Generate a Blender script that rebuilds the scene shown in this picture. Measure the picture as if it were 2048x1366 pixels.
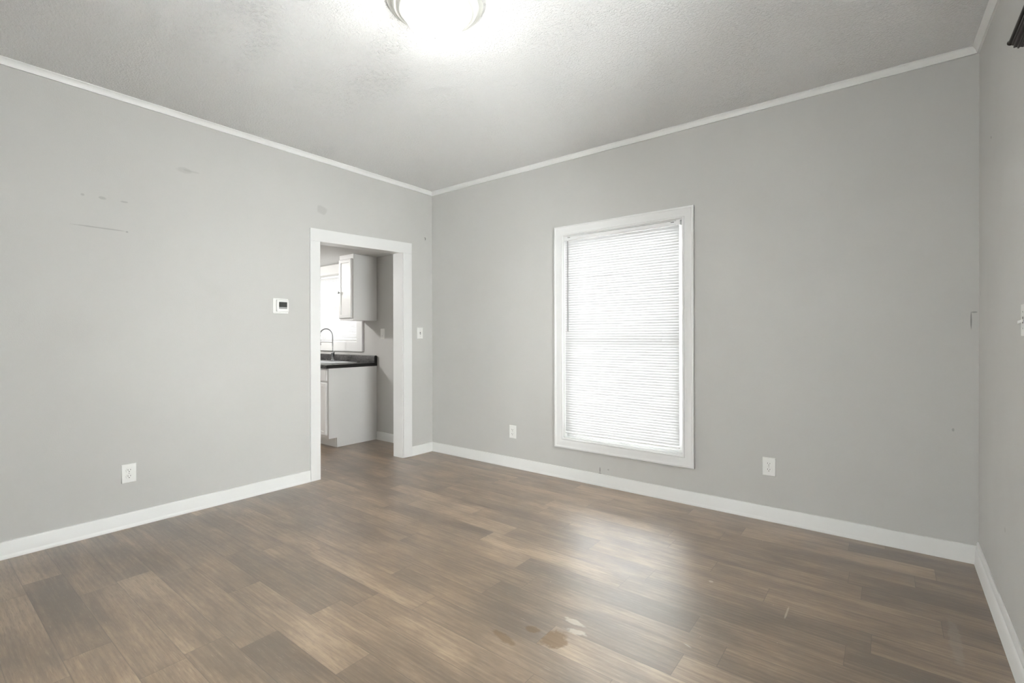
import bpy, bmesh, math, random
from mathutils import Vector, Matrix

for o in list(bpy.data.objects):
    bpy.data.objects.remove(o, do_unlink=True)
S = bpy.context.scene
C = S.collection
PI = math.pi

# ------------------------------------------------------------------ camera
YAW, ROLL = -0.66077, -0.00211
cam_d = bpy.data.cameras.new('camera')
cam_d.sensor_width = 36
cam_d.lens = 966.7 / 2048 * 36
cam_d.shift_x = 0.00014
cam_d.shift_y = -10.0 / 2048
cam_d.clip_start = 0.05
cam = bpy.data.objects.new('camera', cam_d)
C.objects.link(cam)
fw = Vector((math.sin(YAW), math.cos(YAW), 0))
rt = Vector((math.cos(YAW), -math.sin(YAW), 0))
up = Vector((0, 0, 1))
r3 = rt * math.cos(ROLL) + up * math.sin(ROLL)
u3 = -rt * math.sin(ROLL) + up * math.cos(ROLL)
m = Matrix.Identity(4)
for i in range(3):
    m[i][0], m[i][1], m[i][2] = r3[i], u3[i], -fw[i]
m[0][3], m[1][3], m[2][3] = 3.8205, -3.53413, 1.21078
cam.matrix_world = m
S.camera = cam

# ------------------------------------------------------------------ light
SKY = 22.0
LAMP = 28.0
KLAMP = 165.0
w = bpy.data.worlds.new('overcast_sky')
S.world = w
w.use_nodes = True
w.node_tree.nodes['Background'].inputs[0].default_value = (0.97, 0.985, 1.0, 1)
w.node_tree.nodes['Background'].inputs[1].default_value = SKY
S.view_settings.view_transform = 'Standard'
S.view_settings.look = 'None'
S.view_settings.gamma = 1
S.view_settings.use_curve_mapping = False
S.view_settings.exposure = 0.64

# ------------------------------------------------------------------ helpers
def tag(o, label=None, cat=None, group=None, kind=None):
    if label: o['label'] = label
    if cat: o['category'] = cat
    if group: o['group'] = group
    if kind: o['kind'] = kind
    return o

def empty(name, loc=(0, 0, 0)):
    o = bpy.data.objects.new(name, None)
    o.empty_display_size = 0.05
    C.objects.link(o)
    o.location = loc
    return o

class MB:
    """collects shapes for ONE mesh"""
    def __init__(s):
        s.bm = bmesh.new()
    def box(s, x0, x1, y0, y1, z0, z1):
        bm = s.bm
        v = [bm.verts.new((x, y, z)) for x in (x0, x1) for y in (y0, y1) for z in (z0, z1)]
        for f in ((0, 1, 3, 2), (4, 6, 7, 5), (0, 4, 5, 1), (2, 3, 7, 6), (0, 2, 6, 4), (1, 5, 7, 3)):
            bm.faces.new([v[i] for i in f])
        return v
    def loft(s, rings, closed_ring=True, caps=True, closed_path=False):
        bm = s.bm
        R = [[bm.verts.new(p) for p in r] for r in rings]
        n = len(R[0])
        m_ = len(R)
        for i in range(m_ if closed_path else m_ - 1):
            a, b = R[i], R[(i + 1) % m_]
            for j in range(n if closed_ring else n - 1):
                k = (j + 1) % n
                try: bm.faces.new((a[j], a[k], b[k], b[j]))
                except ValueError: pass
        if caps and not closed_path and closed_ring:
            bm.faces.new(R[0]); bm.faces.new(R[-1])
        return R
    def lathe(s, prof, centre=(0, 0, 0), axis='z', n=48):
        """prof: (radius, height) list"""
        rings = []
        for r, h in prof:
            r = max(r, 1e-5)
            ring = []
            for k in range(n):
                a = 2 * PI * k / n
                p = (r * math.cos(a), r * math.sin(a), h)
                if axis == 'y': p = (p[0], p[2], p[1])
                if axis == 'x': p = (p[2], p[0], p[1])
                ring.append((p[0] + centre[0], p[1] + centre[1], p[2] + centre[2]))
            rings.append(ring)
        s.loft(rings)
        return s
    def tube(s, pts, r, n=12, caps=True):
        pts = [Vector(p) for p in pts]
        rr = r if isinstance(r, (list, tuple)) else [r] * len(pts)
        rings = []
        ref = None
        for i, p in enumerate(pts):
            d = (pts[min(i + 1, len(pts) - 1)] - pts[max(i - 1, 0)]).normalized()
            if ref is None:
                ref = Vector((0, 0, 1)) if abs(d.z) < 0.9 else Vector((1, 0, 0))
            a = (ref - d * ref.dot(d)).normalized()
            ref = a
            b = d.cross(a)
            rings.append([tuple(p + a * rr[i] * math.cos(2 * PI * k / n) + b * rr[i] * math.sin(2 * PI * k / n)) for k in range(n)])
        s.loft(rings, caps=caps)
        return s
    def build(s, name, mat, parent=None, bevel=0, seg=2, smooth=False, loc=None):
        bm = s.bm
        bmesh.ops.recalc_face_normals(bm, faces=bm.faces)
        me = bpy.data.meshes.new(name)
        bm.to_mesh(me); bm.free()
        me.materials.append(mat)
        o = bpy.data.objects.new(name, me)
        C.objects.link(o)
        if parent: o.parent = parent
        if loc is not None: o.location = loc
        if smooth:
            for p in me.polygons: p.use_smooth = True
            try: me.set_sharp_from_angle(angle=math.radians(40))
            except Exception: pass
        if bevel:
            b = o.modifiers.new('bevel', 'BEVEL')
            b.width = bevel; b.segments = seg; b.limit_method = 'ANGLE'
            b.angle_limit = math.radians(40)
            b.harden_normals = True if hasattr(b, 'harden_normals') else False
            for p in me.polygons: p.use_smooth = True
        return o

def slab(us, vs, holes, place, t0, t1):
    """wall with holes; place(u, v, t) -> xyz. us/vs = (min, max)"""
    mb = MB(); bm = mb.bm
    U = sorted(set([us[0], us[1]] + [h[0] for h in holes] + [h[1] for h in holes]))
    V = sorted(set([vs[0], vs[1]] + [h[2] for h in holes] + [h[3] for h in holes]))
    def solid(i, j):
        if i < 0 or j < 0 or i >= len(U) - 1 or j >= len(V) - 1: return False
        cu, cv = (U[i] + U[i + 1]) / 2, (V[j] + V[j + 1]) / 2
        return not any(h[0] < cu < h[1] and h[2] < cv < h[3] for h in holes)
    vt = {}
    def vert(i, j, t):
        k = (i, j, t)
        if k not in vt: vt[k] = bm.verts.new(place(U[i], V[j], t))
        return vt[k]
    for i in range(len(U) - 1):
        for j in range(len(V) - 1):
            if not solid(i, j): continue
            for t in (t0, t1):
                bm.faces.new([vert(i, j, t), vert(i + 1, j, t), vert(i + 1, j + 1, t), vert(i, j + 1, t)])
            for di, dj, a, b in ((-1, 0, (i, j), (i, j + 1)), (1, 0, (i + 1, j), (i + 1, j + 1)),
                                 (0, -1, (i, j), (i + 1, j)), (0, 1, (i, j + 1), (i + 1, j + 1))):
                if not solid(i + di, j + dj):
                    bm.faces.new([vert(*a, t0), vert(*b, t0), vert(*b, t1), vert(*a, t1)])
    return mb

# ------------------------------------------------------------------ materials
class NT:
    def __init__(s, name):
        s.m = bpy.data.materials.new(name)
        s.m.use_nodes = True
        s.t = s.m.node_tree
        s.bsdf = s.t.nodes['Principled BSDF']
        s.out = s.t.nodes['Material Output']
    def n(s, typ, **kw):
        nd = s.t.nodes.new(typ)
        for k, v in kw.items():
            if k == 'ins':
                for a, b in v.items():
                    if isinstance(b, bpy.types.NodeSocket): s.t.links.new(b, nd.inputs[a])
                    else: nd.inputs[a].default_value = b
            else: setattr(nd, k, v)
        return nd
    def math(s, op, a, b=0.0, c=None, clamp=False):
        ins = {0: a, 1: b}
        if c is not None: ins[2] = c
        return s.n('ShaderNodeMath', operation=op, use_clamp=clamp, ins=ins).outputs[0]
    def mix(s, fac, a, b):
        nd = s.n('ShaderNodeMix', data_type='RGBA')
        for i, v in ((0, fac), (6, a), (7, b)):
            if isinstance(v, bpy.types.NodeSocket): s.t.links.new(v, nd.inputs[i])
            else: nd.inputs[i].default_value = v
        return nd.outputs[2]
    def ramp(s, v, a, b, lo=0.0, hi=1.0):
        return s.n('ShaderNodeMapRange', interpolation_type='SMOOTHSTEP', ins={0: v, 1: a, 2: b, 3: lo, 4: hi}).outputs[0]
    def noise(s, vec, scale, detail=3, rough=0.5, dist=0.0):
        return s.n('ShaderNodeTexNoise', ins={'Vector': vec, 'Scale': scale, 'Detail': detail, 'Roughness': rough, 'Distortion': dist}).outputs[0]
    def pos(s):
        return s.n('ShaderNodeNewGeometry').outputs['Position']
    def scale(s, vec, sc, off=(0, 0, 0)):
        return s.n('ShaderNodeMapping', ins={'Vector': vec, 'Scale': sc, 'Location': off}).outputs[0]
    def sep(s, vec):
        return s.n('ShaderNodeSeparateXYZ', ins={0: vec}).outputs
    def bump(s, h, strength, dist):
        b = s.n('ShaderNodeBump', ins={'Height': h, 'Strength': strength, 'Distance': dist})
        s.t.links.new(b.outputs[0], s.bsdf.inputs['Normal'])
    def set(s, **kw):
        for k, v in kw.items():
            k = k.replace('_', ' ')
            if isinstance(v, bpy.types.NodeSocket): s.t.links.new(v, s.bsdf.inputs[k])
            else: s.bsdf.inputs[k].default_value = v
        return s

def lin(r, g, b):
    f = lambda c: (c / 255 / 12.92) if c / 255 <= 0.04045 else ((c / 255 + 0.055) / 1.055) ** 2.4
    return (f(r), f(g), f(b), 1)

def simple(name, col, rough=0.5, metal=0.0, bump=None, var=0.0):
    t = NT(name)
    c = col
    if var:
        nz = t.noise(t.pos(), 9, 4)
        c = t.mix(t.ramp(nz, 0.35, 0.7), col, tuple(x * (1 - var) for x in col[:3]) + (1,))
    t.set(Base_Color=c, Roughness=rough, Metallic=metal)
    if bump:
        t.bump(t.noise(t.pos(), bump[0], 3), bump[1], bump[2])
    return t.m

WALL = lin(199, 198, 195)
def wall_mat(name, marks):
    """grey paint; marks: (px, py, pz, rx, ry, rz, darkness) soft ellipsoids of grime"""
    t = NT(name)
    P = t.pos()
    n1 = t.noise(P, 1.3, 4, 0.6)
    col = t.mix(t.ramp(n1, 0.3, 0.75), WALL, tuple(x * 0.965 for x in WALL[:3]) + (1,))
    wob = t.noise(P, 22, 3)
    for (x, y, z, rx, ry, rz, dk) in marks:
        v = t.n('ShaderNodeVectorMath', operation='SUBTRACT', ins={0: P, 1: (x, y, z)}).outputs[0]
        v = t.scale(v, (1 / rx, 1 / ry, 1 / rz))
        L = t.n('ShaderNodeVectorMath', operation='LENGTH', ins={0: v}).outputs['Value']
        L = t.math('ADD', L, t.math('MULTIPLY', t.math('SUBTRACT', wob, 0.5), 0.9))
        f = t.ramp(L, 0.7, 1.15, dk, 0.0)
        col = t.mix(f, col, tuple(x_ * 0.45 for x_ in WALL[:3]) + (1,))
    t.set(Base_Color=col, Roughness=t.ramp(t.noise(P, 3, 3), 0.3, 0.7, 0.55, 0.65))
    t.bsdf.inputs['Specular IOR Level'].default_value = 0.25
    h = t.math('ADD', t.noise(P, 160, 2), t.math('MULTIPLY', t.noise(P, 5, 3), 1.5))
    t.bump(h, 0.12, 0.004)
    return t.m

M_wall_left = wall_mat('grey_paint_left', [
    (0, -2.285, 2.360, .05, .048, .020, .20), (0, -2.25, 2.363, .05, .05, .008, .18),
    (0, -1.264, 2.297, .05, .050, .040, .22),
    (0, -2.823, 2.070, .05, .010, .008, .35), (0, -2.729, 2.070, .05, .020, .010, .35),
    (0, -2.623, 2.069, .05, .020, .006, .35), (0, -2.738, 1.884, .05, .140, .0045, .40),
    (0, -2.608, 1.881, .05, .008, .006, .55)])
M_wall_back = wall_mat('grey_paint_back', [
    (1.976, 0, .126, .0035, .05, .020, 1.1), (1.976, 0, .098, .012, .05, .006, .6),
    (2.05, 0, .14, .008, .05, .006, .5),
    (4.172, 0, 1.29, .003, .05, .045, .9), (4.185, 0, 1.335, .012, .05, .004, .7),
    (4.10, 0, .70, .006, .05, .01, .5)])
M_wall_right = wall_mat('grey_paint_right', [
    (4.21, -.321, 2.152, .1, .007, .007, 1.4), (4.2, -.05, 1.43, .1, .006, .02, .5),
    (4.2, -.75, .42, .1, .015, .012, .3)])
M_wall_plain = wall_mat('grey_paint', [])

def ceiling_mat():
    t = NT('textured_white_ceiling')
    P = t.pos()
    t.set(Base_Color=lin(240, 240, 239), Roughness=0.75)
    t.bsdf.inputs['Specular IOR Level'].default_value = 0.25
    fine = t.ramp(t.noise(P, 85, 4, 0.65), 0.42, 0.66)
    blob = t.ramp(t.noise(P, 42, 4, 0.6, 0.6), 0.50, 0.62)
    patch = t.ramp(t.noise(t.scale(P, (1.0, 1.7, 1.0), (3.1, .7, 0)), 1.5, 4, 0.6), 0.46, 0.66, 0.12, 1.0)
    X = t.sep(P)
    # the heavier spatter on the side towards the thermostat wall
    v = t.n('ShaderNodeVectorMath', operation='SUBTRACT', ins={0: P, 1: (1.35, -2.15, 2.74)}).outputs[0]
    v = t.scale(v, (1 / 0.75, 1 / 0.55, 1.0))
    L = t.n('ShaderNodeVectorMath', operation='LENGTH', ins={0: v}).outputs['Value']
    heavy = t.math('ADD', t.ramp(L, 0.2, 1.5, 1.0, 0.0), 0.25)
    h = t.math('ADD', t.math('MULTIPLY', fine, 0.35), t.math('MULTIPLY', t.math('MULTIPLY', blob, patch), t.math('MULTIPLY', heavy, 1.5)))
    h = t.math('ADD', h, t.math('MULTIPLY', t.noise(t.scale(P, (1, 1, 1)), 2.2, 3), 2.5))
    t.bump(h, 0.85, 0.008)
    return t.m
M_ceiling = ceiling_mat()
M_trim = simple('white_trim_paint', lin(232, 232, 230), 0.38, bump=(60, 0.05, 0.002))
M_casing = simple('white_casing_paint', lin(230, 230, 229), 0.35, bump=(30, 0.06, 0.002))
M_plastic = simple('white_plastic', lin(238, 238, 235), 0.30)
M_slot = simple('dark_slot', lin(30, 30, 30), 0.5)
M_screw = simple('screw_metal', lin(190, 190, 188), 0.35, 0.8)
M_cab = simple('white_cabinet_paint', lin(236, 236, 235), 0.38, bump=(40, 0.04, 0.002))
M_chrome = simple('brushed_chrome', lin(150, 151, 153), 0.22, 1.0)
M_steel = simple('stainless_steel', lin(200, 201, 203), 0.28, 1.0)
M_black = simple('black_plastic', lin(24, 24, 25), 0.4)
M_bronze = simple('dark_bronze', lin(38, 30, 26), 0.38, 0.6)
M_screen = simple('grey_lcd_screen', lin(62, 64, 62), 0.2)
M_lcdbar = simple('grey_button_bar', lin(150, 150, 148), 0.4)
M_pan = simple('white_enamel', lin(222, 222, 216), 0.35)
M_vinyl = simple('white_vinyl', lin(240, 240, 240), 0.4)

def laminate():
    t = NT('charcoal_laminate')
    P = t.pos()
    t.set(Base_Color=t.mix(t.ramp(t.noise(P, 60, 4, .7), .4, .65), lin(38, 38, 39), lin(62, 61, 60)), Roughness=0.24)
    return t.m
M_lam = laminate()
M_lam_edge = simple('black_laminate_edge', lin(17, 17, 17), 0.45)

def emit(name, col, k):
    t = NT(name)
    e = t.n('ShaderNodeEmission', ins={0: col, 1: k})
    t.t.links.new(e.outputs[0], t.out.inputs[0])
    return t.m
M_dome = emit('lit_frosted_glass', (1.0, 0.985, 0.96, 1), LAMP)
M_kdome = emit('lit_frosted_glass_small', (1.0, 0.985, 0.96, 1), KLAMP)

def glass():
    t = NT('window_glass')
    tr = t.n('ShaderNodeBsdfTransparent', ins={0: (.96, .97, .96, 1)})
    gl = t.n('ShaderNodeBsdfGlossy', ins={0: (1, 1, 1, 1), 'Roughness': 0.02})
    fr = t.n('ShaderNodeFresnel', ins={0: 1.5})
    mx = t.n('ShaderNodeMixShader', ins={0: fr.outputs[0], 1: tr.outputs[0], 2: gl.outputs[0]})
    t.t.links.new(mx.outputs[0], t.out.inputs[0])
    return t.m
M_glass = glass()

def slat_mat():
    t = NT('white_blind_slat')
    d = t.n('ShaderNodeBsdfDiffuse', ins={0: (.74, .74, .74, 1)})
    tl = t.n('ShaderNodeBsdfTranslucent', ins={0: (.88, .88, .88, 1)})
    mx = t.n('ShaderNodeMixShader', ins={0: 0.15, 1: d.outputs[0], 2: tl.outputs[0]})
    t.t.links.new(mx.outputs[0], t.out.inputs[0])
    return t.m
M_slat = slat_mat()

def floor_mat():
    t = NT('wood_plank_vinyl')
    uvn = t.n('ShaderNodeUVMap', uv_map='plank')
    U = t.sep(uvn.outputs[0])                 # metres inside the plank
    at = t.n('ShaderNodeAttribute', attribute_name='tone')
    tone = t.sep(at.outputs['Vector'])        # tone, random, length
    P = t.pos()
    off = t.n('ShaderNodeCombineXYZ', ins={0: t.math('MULTIPLY', tone[1], 37.0), 1: t.math('MULTIPLY', tone[1], 91.0), 2: t.math('MULTIPLY', tone[1], 13.0)}).outputs[0]
    Q = t.n('ShaderNodeVectorMath', operation='ADD', ins={0: P, 1: off}).outputs[0]
    Qs = t.scale(Q, (1.0, 1.0, 1.0))
    # cloudy variation along the plank, cathedral grain, fine pores
    cloud = t.noise(t.scale(Q, (1.6, 5.0, 1)), 1.5, 4, 0.6, 0.3)
    warp = t.noise(t.scale(Q, (1.2, 5.0, 1)), 1.6, 3, 0.5)
    wv = t.n('ShaderNodeTexWave', wave_type='BANDS', bands_direction='Y',
             ins={'Vector': t.scale(Q, (0.25, 3.0, 1)), 'Scale': 4.5, 'Distortion': 9.0, 'Detail': 3.0, 'Detail Scale': 0.9, 'Detail Roughness': 0.6}).outputs[1]
    pore = t.noise(t.scale(Q, (7.0, 110.0, 1)), 2.4, 3, 0.6, 0.15)
    streak = t.noise(t.scale(Q, (1.2, 26.0, 1)), 2.0, 4, 0.6, 0.4)
    knot = t.noise(t.scale(Q, (2.4, 6.5, 1)), 1.25, 2, 0.4)
    light, mid, dark = lin(172, 150, 123), lin(134, 112, 89), lin(88, 71, 54)
    f = t.math('ADD', t.math('MULTIPLY', cloud, 0.68), t.math('MULTIPLY', streak, 0.32))
    f = t.math('ADD', f, t.math('MULTIPLY', tone[0], 0.26))
    f = t.math('ADD', f, t.math('MULTIPLY', wv, 0.05))
    f1 = t.ramp(f, 0.30, 0.84)
    cr = t.n('ShaderNodeValToRGB')
    el = cr.color_ramp.elements
    el[0].position = 0.0; el[0].color = dark
    el[1].position = 1.0; el[1].color = light
    e = el.new(0.52); e.color = mid
    t.t.links.new(f1, cr.inputs[0])
    col = cr.outputs[0]
    col = t.mix(t.ramp(pore, 0.50, 0.70, 0.0, 0.55), col, lin(92, 76, 60))
    col = t.mix(t.ramp(pore, 0.22, 0.42, 0.30, 0.0), col, lin(200, 184, 162))
    col = t.mix(t.ramp(knot, 0.70, 0.82, 0.0, 0.45), col, lin(78, 62, 50))
    # seams
    vm = t.math('MINIMUM', U[1], t.math('SUBTRACT', 0.146, U[1]))
    um = t.math('MINIMUM', U[0], t.math('SUBTRACT', tone[2], U[0]))
    sm = t.math('MINIMUM', vm, um)
    seam = t.ramp(sm, 0.0005, 0.0022, 1.0, 0.0)
    col = t.mix(t.math('MULTIPLY', seam, 0.6), col, lin(60, 48, 38))
    # stains, scuffs and pale smears: (x, y, rx, ry, angle, colour, strength)
    wob = t.noise(P, 28, 4, 0.6)
    X = t.sep(P)
    wet = None
    for (x, y, rx, ry, ang, c, k, clip) in (
            (2.765, -1.905, .060, .060, 0.3, lin(108, 84, 52), .8, 1), (2.662, -1.905, .032, .022, 0.0, lin(108, 84, 52), .65, 0),
            (2.600, -2.020, .065, .020, 0.2, lin(108, 86, 56), .55, 0),
            (2.770, -1.755, .048, .017, .08, lin(205, 194, 180), .45, 0), (2.815, -1.810, .044, .017, -.1, lin(205, 194, 180), .5, 0),
            (3.47, -1.13, .004, .060, 0.0, lin(200, 190, 178), .5, 0), (4.03, -.95, .020, .20, 0.0, lin(150, 140, 130), .35, 0),
            (3.20, -1.62, .018, .004, .3, lin(200, 190, 180), .4, 0), (3.13, -1.05, .012, .01, .3, lin(222, 214, 204), .4, 0)):
        v = t.n('ShaderNodeVectorMath', operation='SUBTRACT', ins={0: P, 1: (x, y, 0)}).outputs[0]
        v = t.n('ShaderNodeVectorRotate', rotation_type='Z_AXIS', ins={'Vector': v, 'Angle': ang}).outputs[0]
        v = t.scale(v, (1 / rx, 1 / ry, 1))
        L = t.n('ShaderNodeVectorMath', operation='LENGTH', ins={0: v}).outputs['Value']
        L = t.math('ADD', L, t.math('MULTIPLY', t.math('SUBTRACT', wob, 0.5), 1.4))
        fk = t.ramp(L, 0.7, 1.15, k, 0.0)
        if clip:
            fk = t.math('MULTIPLY', fk, t.math('GREATER_THAN', X[0], 2.723))
        if c[0] < .2: wet = fk if wet is None else t.math('MAXIMUM', wet, fk)
        col = t.mix(fk, col, c)
    t.set(Base_Color=col)
    rg = t.ramp(t.noise(P, 2.6, 4, 0.6), 0.3, 0.7, 0.36, 0.46)
    rg = t.math('ADD', rg, t.math('MULTIPLY', pore, 0.06))
    t.set(Roughness=rg)
    t.bsdf.inputs['Specular IOR Level'].default_value = 0.5
    t.set(Coat_Weight=t.math('SUBTRACT', 1.0, t.math('MULTIPLY', wet, 0.75)), Coat_Roughness=0.35)
    t.bsdf.inputs['Coat IOR'].default_value = 1.85
    h = t.math('SUBTRACT', t.math('MULTIPLY', pore, 0.35), seam)
    t.bump(h, 0.18, 0.0012)
    return t.m
M_floor = floor_mat()
M_out = simple('outside_siding', lin(190, 190, 188), 0.7)

# ------------------------------------------------------------------ the room
H = 2.74
KH = 2.152                       # kitchen ceiling
W = 4.20
WT = 0.135
YR = -4.8
KX = -3.0
def struct(o, label=None, cat=None):
    o['kind'] = 'structure'
    if label: o['label'] = label
    if cat: o['category'] = cat
    return o
def xr(y, z):                    # the right-hand wall leans and runs slightly out of square
    a = 4.1986 + 0.00775 * y
    b = 4.206 - 0.0277 * y
    return a + (b - a) * z / H

# floor: one mesh of planks, explicit joints where the photograph shows them
PW = 0.146
rows = {-3: 1.70, -2: 1.833, -1: 1.36, 0: 1.835, 1: 1.92, 2: 2.155, 3: 2.723, 5: 3.324, 6: 2.28, 7: 3.69, 8: 3.767, 9: 1.575, 14: 4.01, 15: 3.643}
tones = {(-1, 1): -.30, (-1, 2): .05, (-2, 0): -.35, (-2, 1): .25, (-1, 0): .15, (0, 0): .1, (0, 1): -.05, (1, 0): .2, (3, 0): .25, (3, 1): -.1,
         (9, 0): -.1, (9, 1): .3, (5, 0): -.1}
random.seed(11)
bm = bmesh.new()
uvl = bm.loops.layers.uv.new('plank')
tl = bm.verts.layers.float_vector.new('tone')
X0, X1, Y0, Y1 = KX, 4.2, YR, 0.0
k0 = math.floor((Y0 + 2.41) / PW); k1 = math.ceil((Y1 + 2.41) / PW)
PL = 0.898
for k in range(k0, k1):
    ya, yb = -2.41 + PW * k, -2.41 + PW * (k + 1)
    random.seed(k * 7 + 5)
    ref = rows.get(k, random.uniform(0, PL))
    i0 = math.floor((X0 - ref) / PL)
    i = i0
    while ref + i * PL < X1:
        xa, xb = ref + i * PL, ref + (i + 1) * PL
        tv = tones.get((k, i), random.gauss(0, 0.19)); tv = max(-.38, min(.38, tv)); rv = random.random()
        cx0, cx1, cy0, cy1 = max(xa, X0), min(xb, X1), max(ya, Y0), min(yb, Y1)
        if cx1 > cx0 and cy1 > cy0:
            vs = [bm.verts.new((x, y, 0)) for x, y in ((cx0, cy0), (cx1, cy0), (cx1, cy1), (cx0, cy1))]
            for v in vs: v[tl] = (tv, rv, PL)
            f = bm.faces.new(vs)
            for l in f.loops: l[uvl].uv = (l.vert.co.x - xa, l.vert.co.y - ya)
        i += 1
me = bpy.data.meshes.new('floor'); bm.to_mesh(me); bm.free()
me.materials.append(M_floor)
fl = bpy.data.objects.new('floor', me); C.objects.link(fl)
struct(fl, 'brown wood-look plank floor running through both rooms', 'floor')

WIN = (1.628, 2.652, .340, 2.070)        # main window opening x0 x1 z0 z1
KWIN = (-2.22, -1.33, 1.150, 2.020)      # kitchen window
FILL_WIN = (1.7, 2.8, .62, 2.05)           # unseen window added behind the camera to daylight the room (x0 x1 z0 z1)
RWIN = (-2.45, -1.40, .62, 2.05)         # unseen right-wall window, inferred from the rod, added for daylight (y0 y1 z0 z1)
DOOR = (-1.302, -.386)                   # rough opening y

struct(slab((KX - .15, W + .25), (0, H + .1), [WIN, KWIN], lambda u, v, t: (u, t, v), 0.0, 0.16)
       .build('wall_back', M_wall_back), 'grey wall with the white-cased window', 'wall')
struct(slab((YR - .15, 0.0), (0, H + .1), [(DOOR[0], DOOR[1], 0, 2.052)], lambda u, v, t: (t, u, v), -WT, 0.0)
       .build('wall_left', M_wall_left), 'grey wall with the open doorway and thermostat', 'wall')
struct(slab((YR - .15, 0.0), (0, H + .1), [RWIN], lambda u, v, t: (xr(u, v) + t, u, v), 0.0, 0.14)
       .build('wall_right', M_wall_right), 'light grey wall at the right edge of the picture', 'wall')
struct(slab((0, W + .25), (0, H + .1), [FILL_WIN], lambda u, v, t: (u, t, v), YR - .15, YR)
       .build('wall_front', M_wall_plain))
struct(slab((YR - .15, 0), (0, KH + .1), [], lambda u, v, t: (t, u, v), KX - .15, KX)
       .build('wall_kitchen_side', M_wall_plain))
struct(slab((KX, -WT), (0, KH + .1), [], lambda u, v, t: (u, t, v), -3.3, -3.2)
       .build('wall_kitchen_front', M_wall_plain))
struct(slab((0.0, W + .25), (YR - .15, 0.0), [], lambda u, v, t: (u, v, t), H, H + .1)
       .build('ceiling', M_ceiling), 'white textured ceiling with the round lamp', 'ceiling')
struct(slab((KX, -WT), (YR, 0.0), [], lambda u, v, t: (u, v, t), KH, KH + .1)
       .build('ceiling', M_ceiling), 'low white kitchen ceiling seen through the doorway', 'ceiling')

# crown moulding
CR = [(0, 0.0), (0.030, 0.0), (0.030, -0.005), (0.026, -0.008), (0.021, -0.013), (0.016, -0.021), (0.0135, -0.027), (0.013, -0.030), (0.011, -0.033), (0.011, -0.0378), (0, -0.0378)]
def run(profile, place, ends):
    mb = MB()
    mb.loft([[place(o, z, e) for o, z in profile] for e in ends])
    return mb
struct(run([(o, H + z) for o, z in CR], lambda o, z, e: (o, (YR + o if e else -o), z), (0, 1)).build('trim_left', M_trim, smooth=True), 'white crown moulding above the doorway wall', 'crown moulding')
struct(run([(o, H + z) for o, z in CR], lambda o, z, e: ((o if e == 0 else xr(-o, z) - o), -o, z), (0, 1)).build('trim_back', M_trim, smooth=True), 'white crown moulding above the window wall', 'crown moulding')
struct(run([(o, H + z) for o, z in CR], lambda o, z, e: (xr(YR if e else 0, z) - o, (YR + o if e else -o), z), (0, 1)).build('trim_right', M_trim, smooth=True), 'white crown moulding at the top right', 'crown moulding')
struct(run([(o, H + z) for o, z in CR], lambda o, z, e: ((o if e == 0 else xr(YR, z) - o), YR + o, z), (0, 1)).build('trim_front', M_trim, smooth=True))

# baseboards
BB = [(0, 0), (0.017, 0), (0.017, 0.006), (0.0155, 0.014), (0.013, 0.020), (0.012, 0.024), (0.012, 0.088), (0.010, 0.0935), (0.006, 0.0955), (0, 0.0955)]
BR = [(0, 0), (0.019, 0), (0.019, 0.006), (0.017, 0.016), (0.0165, 0.070), (0.013, 0.077), (0.009, 0.080), (0.009, 0.112), (0.006, 0.117), (0, 0.117)]
def bb_left(ya, yb, name):
    return struct(run(BB, lambda o, z, e: (o, (ya + (o if ya == YR else 0)) if e else (yb - (o if yb == 0 else 0)), z), (0, 1)).build(name, M_trim, smooth=True))
a = bb_left(YR, -1.379, 'baseboard_left'); tag(a, 'white baseboard under the thermostat wall, left of the doorway', 'baseboard')
a = bb_left(-.290, 0, 'baseboard_left'); tag(a, 'short white baseboard between doorway and corner', 'baseboard')
struct(run(BB, lambda o, z, e: ((o if e == 0 else xr(-o, z) - o), -o, z), (0, 1)).build('baseboard_back', M_trim, smooth=True), 'long white baseboard under the window', 'baseboard')
struct(run(BR, lambda o, z, e: (xr(YR if e else 0, z) - o, (YR + o if e else -o), z), (0, 1)).build('baseboard_right', M_trim, smooth=True), 'white stepped baseboard along the right wall', 'baseboard')
struct(run(BB, lambda o, z, e: ((o if e == 0 else xr(YR, z) - o), YR + o, z), (0, 1)).build('baseboard_front', M_trim, smooth=True))
struct(run(BB, lambda o, z, e: ((-.94 if e == 0 else -WT), -o, z), (0, 1)).build('baseboard_kitchen', M_trim, smooth=True), 'white baseboard beside the kitchen base cabinet', 'baseboard')

# doorway
d = struct(empty('door_1', (0, -.84, 0)), 'open doorway with flat white casing leading to the kitchen', 'doorway')
def put(o, root):
    o.parent = root
    o.matrix_parent_inverse = Matrix.Translation(-root.location)
    return o
def quad_board(pts, x0, x1):      # pts: (y, z) polygon
    mb = MB(); mb.loft([[(x0, y, z) for y, z in pts], [(x1, y, z) for y, z in pts]])
    return mb
LI, RI, LO, RO = -1.291, -.397, -1.379, -.290
zl, zr_, ztl, ztr = 2.019, 2.044, 2.124, 2.155
def zi(y): return zl + (zr_ - zl) * (y - LI) / (RI - LI)
def zo(y): return ztl + (ztr - ztl) * (y - LO) / (RO - LO)
put(quad_board([(LO, 0), (LI, 0), (LI, zi(LI)), (LO, zi(LO))], 0, .019).build('door_casing', M_casing, bevel=.002), d)
put(quad_board([(RI, 0.003), (RO, 0), (RO, zi(RO)), (RI, zi(RI))], 0, .019).build('door_casing', M_casing, bevel=.002), d)
put(quad_board([(LO, zi(LO) + .0004), (RO, zi(RO) + .0004), (RO, zo(RO)), (LO, zo(LO))], 0, .019).build('door_casing', M_casing, bevel=.002), d)
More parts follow.
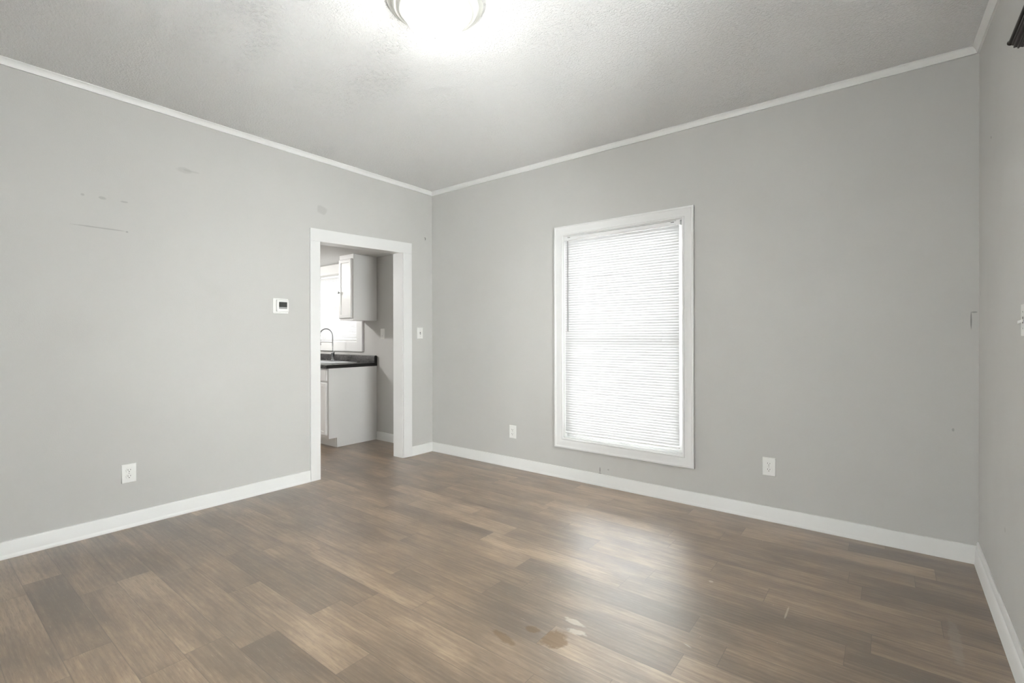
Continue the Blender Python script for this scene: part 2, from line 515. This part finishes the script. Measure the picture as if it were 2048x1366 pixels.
for y0, y1 in ((DOOR[0], LI + .004), (RI - .004, DOOR[1])):
    mb = MB(); mb.box(-WT - .004, 0.001, min(y0, y1), max(y0, y1), 0, 2.052)
    put(mb.build('door_jamb', M_casing, bevel=.0015), d)
put(quad_board([(LI + .004, zi(LI) + .005), (RI - .004, zi(RI) + .005), (RI - .004, 2.054), (LI + .004, 2.054)], -WT - .004, .001).build('door_jamb', M_casing), d)

# windows ---------------------------------------------------------
CAS = [(0.0, 0.0), (0.0, 0.011), (0.004, 0.015), (0.010, 0.0155), (0.013, 0.0115), (0.020, 0.0115), (0.024, 0.014), (0.030, 0.0145), (0.034, 0.016),
       (0.058, 0.0175), (0.066, 0.019), (0.069, 0.0225), (0.079, 0.0225), (0.082, 0.019), (0.082, 0.0)]
def rect_frame(x0, x1, z0, z1, prof, place, wid=None):
    mb = MB()
    rings = []
    for cx, cz, sx, sz in ((x0, z0, -1, -1), (x1, z0, 1, -1), (x1, z1, 1, 1), (x0, z1, -1, 1)):
        rings.append([place(cx + sx * a_, cz + sz * a_, h) for a_, h in prof])
    mb.loft(rings, closed_path=True)
    return mb
def window(name, label, x0, x1, z0, z1, mid, place, depth=.16, prof=CAS):
    """place(u, v, t): t<0 into the room, t>0 outwards"""
    c = place((x0 + x1) / 2, z0, 0)
    root = struct(empty(name, c), label, 'window')
    def B(u0, u1, v0, v1, t0, t1, mb=None):
        mb = mb or MB()
        mb.loft([[place(u0, v0, t), place(u1, v0, t), place(u1, v1, t), place(u0, v1, t)] for t in (t0, t1)])
        return mb
    put(rect_frame(x0 + .004, x1 - .004, z0 + .004, z1 - .004, prof, lambda u, v, h: place(u, v, -h)).build('window_casing', M_casing, smooth=True), root)
    # jamb liner
    mb = rect_frame(x0 + .012, x1 - .012, z0 + .012, z1 - .012, [(0, 0), (.012, 0), (.012, depth - .005), (0, depth - .005)], lambda u, v, h: place(u, v, h))
    put(mb.build('window_jamb', M_casing), root)
    a0, a1, b0, b1 = x0 + .012, x1 - .012, z0 + .012, z1 - .012
    # inner stops that the sash slides behind
    put(rect_frame(a0 + .012, a1 - .012, b0 + .012, b1 - .012, [(0, 0), (.012, 0), (.012, .012), (0, .012)], lambda u, v, h: place(u, v, .046 + h)).build('window_stop', M_casing), root)
    for v0, v1, t0, nm in ((b0, mid + .020, .062, 'lower'), (mid - .020, b1, .100, 'upper')):
        fr = rect_frame(a0 + .055, a1 - .055, v0 + (.07 if nm == 'lower' else .042), v1 - .042 - (0.013 if nm == 'upper' else 0),
                        [(0, 0), (.0545 if True else 0, 0), (.0545, .034), (0, .034)], lambda u, v, h, t0=t0: place(u, v, t0 + h))
        # clip sash frame to the opening height
        sash = fr.build('window_sash', M_vinyl)
        put(sash, root)
        zmin, zmax = v0, v1
        ax = 2
        for vtx in sash.data.vertices:
            vtx.co[ax] = zmin if vtx.co[ax] < zmin + .03 else min(vtx.co[ax], zmax)
        g = B(a0 + .050, a1 - .050, v0 + .035, v1 - .035, t0 + .014, t0 + .019).build('window_glass', M_glass)
        g.parent = sash
    mb = B(x0 - .05, x1 + .05, z0 - .06, z0 - .005, depth, depth + .04)
    put(mb.build('window_sill', M_vinyl), root)
    return root

BACK = lambda u, v, t: (u, t, v)
window('window_1', 'tall white window with closed mini blinds in the grey wall', WIN[0], WIN[1], WIN[2], WIN[3], 1.19, BACK)
KCAS = [(0.0, 0.0), (0.0, 0.014), (0.006, 0.020), (0.110, 0.024), (0.122, 0.022), (0.122, 0.0)]
window('window_2', 'kitchen window over the sink, seen through the doorway', KWIN[0], KWIN[1], KWIN[2], KWIN[3], 1.60, BACK, prof=KCAS)
window('window_3', 'unseen window under the curtain rod, added for daylight', RWIN[0], RWIN[1], RWIN[2], RWIN[3], 1.33,
       lambda u, v, t: (xr(u, v) + t, u, v), depth=.14)

window('window_fill', 'unseen window added behind the camera for its daylight', FILL_WIN[0], FILL_WIN[1], FILL_WIN[2], FILL_WIN[3], 1.33,
       lambda u, v, t: (u, YR - t, v), depth=.15)

def blind(label, x0, x1, z0, z1, place, pitch=.0205, wand=None, tilt=68, gap=(.012, .012)):
    c = place((x0 + x1) / 2, z1, .02)
    root = tag(empty('window_blind', c), label, 'blind')
    def B(mb, u0, u1, v0, v1, t0, t1):
        mb.loft([[place(u0, v0, t), place(u1, v0, t), place(u1, v1, t), place(u0, v1, t)] for t in (t0, t1)])
        return mb
    mb = MB(); B(mb, x0, x1, z1 - .028, z1, .002, .034)
    put(mb.build('headrail', M_vinyl, bevel=.002), root)
    for u in (x0 - .002, x1 + .002):
        s_ = 1 if u < (x0 + x1) / 2 else -1
        mb = MB(); B(mb, min(u, u + s_ * .03), max(u, u + s_ * .03), z1 - .031, z1 + .002, -.001, .036)
        put(mb.build('bracket', M_vinyl, bevel=.001), root)
    for u in (x0 + .045, x1 - .055):
        mb = MB(); B(mb, u - .012, u + .012, z1 - .009, z1 - .006, -.0015, .003)
        o = put(mb.build('bracket_slot', M_slot), root)
    # slats: shallow curved strips, one mesh
    mb = MB()
    n = int((z1 - .032 - z0 - .012) / pitch)
    half = .0125
    ca, sa = math.cos(math.radians(tilt)), math.sin(math.radians(tilt))
    rnd = random.Random(5)
    for i in range(n):
        zc = z1 - .030 - pitch * (i + .5) + rnd.uniform(-.0004, .0004)
        pts = []
        for j in range(5):
            q = -half + 2 * half * j / 4
            crown = .0022 * (1 - (q / half) ** 2)
            t = .020 + q * ca - crown * sa
            z = zc + q * sa + crown * ca
            pts.append((t, z))
        prof_ = pts + [(t + .0005, z - .0003) for t, z in reversed(pts)]
        mb.loft([[place(u, z, t) for t, z in prof_] for u in (x0 + gap[0], x1 - gap[1])])
    put(mb.build('slats', M_slat, smooth=True), root)
    zb = z1 - .036 - pitch * n - .004
    mb = MB(); B(mb, x0 + gap[0], x1 - gap[1], zb - .013, zb, .008, .033)
    put(mb.build('bottom_rail', M_vinyl, bevel=.002), root)
    for fr in (.14, .5, .86):
        u = x0 + (x1 - x0) * fr
        for t in (.006, .034):
            mb = MB(); mb.tube([place(u, z1 - .028, t), place(u, zb, t)], .0006, 6)
            put(mb.build('ladder_cord', M_vinyl), root)
    if wand:
        u, zt, ze = wand
        mb = MB(); mb.tube([place(u, zt, -.006), place(u, ze, -.006)], .0034, 8)
        put(mb.build('tilt_wand', simple('clear_wand', lin(120, 120, 120), .3), smooth=True), root)
    return root, zb
_, zb = blind('closed white mini blind in the tall window', WIN[0] + .014, WIN[1] - .026, .388, 2.056, BACK, wand=(1.680, 2.02, 1.252), gap=(.001, .012))
blind('closed white mini blind in the kitchen window', KWIN[0] + .014, KWIN[1] - .03, 1.172, KWIN[3] - .016, BACK)

blind('closed white mini blind cutting the daylight of the added rear window', FILL_WIN[0] + .014, FILL_WIN[1] - .014, 1.50, FILL_WIN[3] - .016, lambda u, v, t: (u, YR - t, v))  # blind put in to weaken the added rear window's daylight

# ------------------------------------------------------------------ ceiling lamp
def lamp(name, label, loc, R, drop, dome_mat, zc):
    root = tag(empty(name, loc), label, 'ceiling lamp')
    s = R / .215
    mb = MB().lathe([(0, 0), (.215 * s, 0), (.2165 * s, -.006), (.213 * s, -.013), (.203 * s, -.017), (.196 * s, -.018), (.192 * s, -.024), (.189 * s, -.032),
                     (.182 * s, -.036), (.172 * s, -.037), (.168 * s, -.041), (.163 * s, -.049), (.152 * s, -.053), (.146 * s, -.050), (.144 * s, -.040), (0, -.030)], n=96)
    mb.build('ceiling_pan', M_pan, root, smooth=True)
    prof = []
    r0, z0, z1 = .141 * s, -.048, -drop
    for i in range(15):
        a_ = PI / 2 * i / 14
        prof.append((r0 * math.cos(a_) if i < 14 else 0, z0 + (z1 - z0) * math.sin(a_)))
    prof = [(0, z0 + .004), (r0 * .98, z0 + .004)] + prof
    mb = MB().lathe(prof, n=96)
    mb.build('glass_shade', dome_mat, root, smooth=True)
    mb = MB().lathe([(0, z1 + .003), (.011, z1 + .002), (.012, z1 - .002), (.007, z1 - .005), (.009, z1 - .010), (.007, z1 - .015), (0, z1 - .017)], n=32)
    mb.build('finial', M_pan, root, smooth=True)
    return root
lamp('ceiling_lamp', 'round flush-mount lamp with lit white glass bowl on the textured ceiling', (2.19, -2.0, H), .217, .150, M_dome, H)
lamp('ceiling_lamp', 'small flush-mount kitchen lamp behind the wall, above the sink side', (-2.35, -1.35, KH), .17, .15, M_kdome, KH)

# ------------------------------------------------------------------ wall plates
def outlet(label, loc, ang, w_=.078, h_=.120):
    """local: face towards -Y, x to the right; ang turns it about z"""
    root = tag(empty('wall_outlet', loc), label, 'outlet', 'duplex outlets low on the walls')
    root.rotation_euler = (0, 0, ang)
    mb = MB(); v = mb.box(-w_ / 2, w_ / 2, -.006, 0, -h_ / 2, h_ / 2)
    for q in v:
        if q.co.y < -.003: q.co.x *= .93; q.co.z *= .955
    mb.build('cover_plate', M_plastic, root, bevel=.001)
    for zc in (.0195, -.0195):
        mb = MB()
        ring = []
        for k in range(28):
            a_ = 2 * PI * k / 28
            x, z = .0172 * math.cos(a_), .0172 * math.sin(a_)
            z = max(-.0135, min(.0135, z))
            ring.append((x, z))
        mb.loft([[(x * 1.0, -.004, z + zc) for x, z in ring], [(x, -.0085, z + zc) for x, z in ring], [(x * .93, -.0093, z * .93 + zc) for x, z in ring]])
        f = mb.build('receptacle', M_plastic, root)
        for sx, hh in ((-.0065, .0085), (.0065, .007)):
            mb = MB(); mb.box(sx - .0012, sx + .0012, -.0096, -.0085, zc + .0035 - hh / 2, zc + .0035 + hh / 2)
            mb.build('slot', M_slot, f)
        mb = MB().lathe([(0, -.0097), (.0026, -.0097), (.0026, -.0085), (0, -.0085)], (0, 0, zc - .0075), 'y', 16)
        mb.build('ground_hole', M_slot, f)
    mb = MB().lathe([(0, -.0078), (.002, -.0078), (.003, -.0068), (.003, -.0055), (0, -.0055)], (0, 0, 0), 'y', 16)
    mb.build('screw', M_screw, root)
    return root
outlet('white duplex outlet low on the thermostat wall, far left', (0.0, -2.601, .345), PI / 2)
outlet('small white duplex outlet between the room corner and the window', (1.084, 0, .330), 0)
outlet('white duplex outlet right of the window, near the right corner', (3.206, 0, .355), 0)

def switch(label, loc, ang, rocker=False, w_=.076, h_=.119):
    root = tag(empty('light_switch', loc), label, 'light switch')
    root.rotation_euler = (0, 0, ang)
    mb = MB(); v = mb.box(-w_ / 2, w_ / 2, -.006, 0, -h_ / 2, h_ / 2)
    for q in v:
        if q.co.y < -.003: q.co.x *= .93; q.co.z *= .955
    mb.build('cover_plate', M_plastic, root, bevel=.001)
    if rocker:
        mb = MB(); mb.box(-.0165, .0165, -.0095, -.005, -.033, .033)
        mb.build('rocker', M_plastic, root, bevel=.0015)
        mb = MB(); mb.box(-.004, .004, -.0101, -.0094, -.026, -.022)
        mb.build('indicator', M_slot, root)
    else:
        mb = MB(); mb.box(-.005, .005, -.0068, -.005, -.012, .012)
        mb.build('toggle_slot', M_slot, root)
        mb = MB(); v = mb.box(-.0037, .0037, -.020, -.004, -.005, .005)
        for q in v:
            if q.co.y < -.01: q.co.z -= .008
        mb.build('toggle', M_plastic, root, bevel=.001)
    for z in ((.030, -.030) if not rocker else (.048, -.048)):
        mb = MB().lathe([(0, -.0078), (.002, -.0078), (.003, -.0068), (.003, -.0055), (0, -.0055)], (0, 0, z), 'y', 16)
        mb.build('screw', M_screw if not rocker else M_plastic, root)
    return root
switch('white toggle light switch between the doorway and the room corner', (0, -.170, 1.247), PI / 2)
switch('white light switch cut by the right edge of the picture', (xr(-1.035, 1.266), -1.035, 1.266), -PI / 2)
switch('white rocker switch on the kitchen wall beside the upper cabinet', (-.836, 0, 1.247), 0, True)

# thermostat
root = tag(empty('thermostat', (0, -1.625, 1.457)), 'white square thermostat with dark screen, left of the doorway', 'thermostat')
mb = MB(); mb.box(0, .009, -.062, .062, -.061, .061)
mb.build('wall_plate', M_plastic, root, bevel=.006, seg=3)
mb = MB(); mb.box(.008, .030, -.040, .056, -.046, .049)
body = mb.build('body', M_plastic, root, bevel=.006, seg=3)
mb = MB(); mb.box(.0297, .0306, -.025, .040, -.010, .031)
sc = mb.build('screen', M_screen, root)
mb = MB(); mb.box(.0297, .0306, -.025, .040, -.023, -.011)
mb.build('button_bar', M_lcdbar, root)

# nail / hook near corner
hk = MB(); hk.tube([(-.004, 0, .012), (.010, 0, .010), (.016, 0, .002), (.014, 0, -.008), (.008, 0, -.011)], .0018, 8)
o = hk.build('wall_hook', M_bronze, loc=(0, -.104, 2.232), smooth=True)
tag(o, 'tiny dark hook in the wall above the light switch, near the room corner', 'hook')

# curtain rod over the unseen right-hand window: its end reaches into the picture
root = tag(empty('curtain_rod', (4.15, -1.36, 2.13)), 'dark fluted curtain rod end at the top right edge of the picture', 'curtain rod')
mb = MB()
n = 40
ring = []
for k in range(n):
    a_ = 2 * PI * k / n
    r = .017 + (.0022 if k % 4 in (0, 1) else -.0012)
    ring.append((r * math.cos(a_), r * math.sin(a_)))
mb.loft([[(x, y, z) for x, z in ring] for y in (0.0, -1.15)])
mb.loft([[(x * f_, y, z * f_) for x, z in ring] for y, f_ in ((0.0, 1.0), (.006, .85), (.010, .4))])
mb.build('rod', M_bronze, root)
mb = MB(); mb.tube([(-.016, .030, .020), (-.016, -1.15, .020)], .006, 14)
mb.lathe([(0, -.009), (.006, -.007), (.009, 0), (.006, .007), (0, .009)], (-.016, .034, .020), 'y', 20)
mb.build('traverse_rod', M_bronze, root, smooth=True)
for yy in (-.12, -1.05):
    mb = MB(); xw = xr(-1.36 + yy, 2.13) - 4.15
    mb.tube([(0, yy, -.004), (xw * .6, yy, -.012), (xw - .001, yy, -.012)], .005, 10)
    mb.lathe([(0, xw - .005), (.018, xw - .005), (.018, xw), (0, xw)], (0, yy, -.012), 'x', 24)
    mb.build('rod_bracket', M_bronze, root, smooth=True)

# ------------------------------------------------------------------ kitchen
def panel_door(root, x0, x1, z0, z1, yf, th=.019, rail=.045):
    """shaker / raised door; front at y = yf"""
    mb = MB()
    prof = [(0, 0), (0, .005), (-.006, .010), (-rail + .004, .010), (-rail, .003), (-rail, 0)]
    rings = []
    for cx, cz, sx, sz in ((x0, z0, -1, -1), (x1, z0, 1, -1), (x1, z1, 1, 1), (x0, z1, -1, 1)):
        rings.append([(cx + sx * a_, yf + th - h * (th / .010), cz + sz * a_) for a_, h in prof])
    mb.loft(rings, closed_path=True)
    mb.box(x0 + rail - .001, x1 - rail + .001, yf + .007, yf + th, z0 + rail - .001, z1 - rail + .001)
    return mb.build('cabinet_door', M_cab, root)
# upper cabinet
uc = tag(empty('upper_cabinet', (-1.08, -.16, 1.40)), 'white wall cabinet with one door and knob beside the kitchen window', 'cabinet')
def P(o): return put(o, uc)
mb = MB(); mb.box(-1.216, -.945, -.300, -.002, 1.400, KH - .001)
P(mb.build('cabinet_body', M_cab, bevel=.001))
mb = MB()
for b in ((-1.217, -1.178, 1.399, KH - .001), (-.983, -.944, 1.399, KH - .001), (-1.178, -.983, 1.399, 1.438), (-1.178, -.983, 2.10, KH - .001)):
    mb.box(b[0], b[1], -.319, -.299, b[2], b[3])
P(mb.build('face_frame', M_cab))
mb = MB(); mb.box(-1.19, -.965, -.299, -.2985, 1.43, 2.11)
dr = P(panel_door(None, -1.206, -.965, 1.424, 2.100, -.341))
mb.bm.free()
mb = MB().lathe([(0, 0), (.006, 0), (.005, -.008), (.008, -.014), (.014, -.018), (.014, -.023), (.008, -.027), (0, -.028)], (-1.178, -.341, 1.72), 'y', 24)
kb = mb.build('knob', M_chrome, smooth=True); kb.parent = dr; kb.matrix_parent_inverse = dr.matrix_world.inverted()
# base cabinet
bc = tag(empty('base_cabinet', (-1.45, -.30, 0)), 'white sink base cabinet with plain side panel, under the black counter', 'cabinet')
def Q(o): return put(o, bc)
mb = MB()
side = [(-.002, 0), (-.526, 0), (-.526, .105), (-.606, .105), (-.606, .869), (-.002, .869)]
mb.loft([[(-.968, y, z) for y, z in side], [(-.950, y, z) for y, z in side]])
Q(mb.build('side_panel', M_cab, bevel=.001))
mb = MB(); mb.box(-2.35, -.969, -.605, -.02, .106, .700)
Q(mb.build('cabinet_body', M_cab))
mb = MB()
for b in ((-2.35, -2.31, .105, .869), (-.990, -.950, .105, .869), (-1.69, -1.64, .105, .869), (-2.31, -.990, .105, .150), (-2.31, -.990, .700, .735), (-2.31, -.990, .845, .869)):
    mb.box(b[0], b[1], -.624, -.606, b[2], b[3])
Q(mb.build('face_frame', M_cab))
mb = MB(); mb.box(-2.35, -.968, -.530, -.516, .0, .104)
Q(mb.build('toe_kick', M_cab))
Q(panel_door(None, -1.655, -.978, .140, .712, -.645))
Q(panel_door(None, -2.33, -1.675, .140, .712, -.645))
for a_, b_ in ((-1.655, -.978), (-2.33, -1.675)):
    mb = MB(); mb.box(a_, b_, -.643, -.624, .730, .855)
    Q(mb.build('drawer_front', M_cab, bevel=.004, seg=3))
# counter
ct = tag(empty('countertop', (-1.6, -.3, .87)), 'charcoal laminate countertop with raised backsplash and black end', 'countertop')
def R_(o): return put(o, ct)
SX0, SX1, SY0, SY1 = -1.93, -1.16, -.585, -.115
mb = slab((-2.42, -.948), (-.655, -.001), [(SX0 + .015, SX1 - .015, SY0 + .015, SY1 - .015)], lambda u, v, t: (u, v, t), .870, .905)
R_(mb.build('worktop', M_lam))
pr = [(-.001, .905), (-.001, .978), (-.006, .986), (-.014, .989), (-.026, .989), (-.034, .986), (-.038, .978), (-.038, .905)]
mb = MB(); mb.loft([[(x, y, z) for y, z in pr] for x in (-2.42, -.948)])
R_(mb.build('backsplash', M_lam, smooth=True))
mb = MB()
L_ = [(-.656, .868), (-.656, .9055), (-.0385, .9055), (-.0385, .978), (-.034, .987), (-.026, .990), (-.014, .990), (-.006, .987), (-.0005, .978), (-.0005, .868)]
mb.loft([[(x, y, z) for y, z in L_] for x in (-.948, -.9445)])
R_(mb.build('end_cap', M_lam_edge))
# sink
sk = tag(empty('kitchen_sink', (-1.55, -.35, .905)), 'stainless drop-in sink set into the dark countertop', 'sink')
mb = MB()
rings = []
def rr(x0, x1, y0, y1, z, r=.03, n_=5):
    out = []
    for cx, cy, a0 in ((x1 - r, y0 + r, -90), (x1 - r, y1 - r, 0), (x0 + r, y1 - r, 90), (x0 + r, y0 + r, 180)):
        for k in range(n_):
            a_ = math.radians(a0 + 90 * k / (n_ - 1))
            out.append((cx + r * math.cos(a_), cy + r * math.sin(a_), z))
    return out
b = (SX0 + .03, SX1 - .03, SY0 + .03, SY1 - .10)
mb.loft([rr(SX0, SX1, SY0, SY1, .9055), rr(SX0 + .002, SX1 - .002, SY0 + .002, SY1 - .002, .9115), rr(SX0 + .01, SX1 - .01, SY0 + .01, SY1 - .01, .9130),
         rr(b[0] - .006, b[1] + .006, b[2] - .006, b[3] + .006, .911), rr(*b, .905), rr(b[0] + .01, b[1] - .01, b[2] + .01, b[3] - .01, .76),
         rr(b[0] + .03, b[1] - .03, b[2] + .03, b[3] - .03, .74)], caps=False)
vs = list(mb.bm.verts)[-20:]
mb.bm.faces.new(vs)
put(mb.build('basin', M_steel, smooth=True), sk)
mb = MB().lathe([(0, .7405), (.04, .7405), (.045, .744), (.036, .745), (.030, .742), (0, .742)], (-1.55, -.36, 0), 'z', 32)
put(mb.build('drain', M_chrome, smooth=True), sk)
# faucet
FX, FY, FZ = -1.63, -.155, .912
fc = tag(empty('kitchen_faucet', (FX, FY, FZ)), 'tall chrome spring-neck faucet arching over the sink', 'faucet')
mb = MB().lathe([(0, 0), (.027, 0), (.027, .008), (.020, .014), (.017, .018), (.017, .085), (.019, .088), (.019, .098), (.013, .104), (0, .104)], n=32)
mb.build('faucet_base', M_chrome, fc, smooth=True)
pts = [(0, 0, .10), (0, 0, .18), (0, 0, .26), (0, 0, .30)]
Ra = .088
for k in range(1, 15):
    a_ = PI * k / 16 * 1.05
    pts.append((0, -Ra + Ra * math.cos(a_), .30 + Ra * 1.12 * math.sin(a_)))
mb = MB().tube(pts, .0055, 12)
hose = mb.build('neck', M_chrome, fc, smooth=True)
# spring coil round the neck
cp = [Vector(p) for p in pts[1:]]
seg = [0]
for i in range(1, len(cp)): seg.append(seg[-1] + (cp[i] - cp[i - 1]).length)
coil = []
turns = 46
NN = turns * 8
for q in range(NN + 1):
    sL = seg[-1] * q / NN
    i = max(j for j in range(len(seg)) if seg[j] <= sL + 1e-9)
    i = min(i, len(cp) - 2)
    f_ = (sL - seg[i]) / (seg[i + 1] - seg[i])
    p = cp[i].lerp(cp[i + 1], f_)
    d_ = (cp[i + 1] - cp[i]).normalized()
    A = Vector((1, 0, 0)); Bv = d_.cross(A)
    a_ = 2 * PI * turns * q / NN
    coil.append(p + A * .0085 * math.cos(a_) + Bv * .0085 * math.sin(a_))
mb = MB().tube(coil, .0013, 5)
mb.build('spring', M_chrome, fc, smooth=True)
e_ = Vector(pts[-1])
mb = MB().tube([e_, e_ + Vector((0, -.004, -.03)), e_ + Vector((0, -.005, -.07)), e_ + Vector((0, -.005, -.12)), e_ + Vector((0, -.005, -.128))], [.010, .011, .015, .019, .015], 20)
mb.build('spray_head', M_black, fc, smooth=True)
mb = MB().tube([(0, 0, .232), (0, -.08, .236), (0, e_.y - .004, .236)], .004, 10)
mb.lathe([(.016, -.005), (.019, -.005), (.019, .005), (.016, .005), (.016, -.005)], (0, e_.y - .005, .236), 'z', 24)
mb.build('support_arm', M_chrome, fc, smooth=True)
mb = MB().tube([(.015, 0, .055), (.040, -.004, .058), (.046, -.010, .070), (.050, -.012, .115)], [.009, .008, .006, .005], 12)
mb.build('lever', M_black, fc, smooth=True)
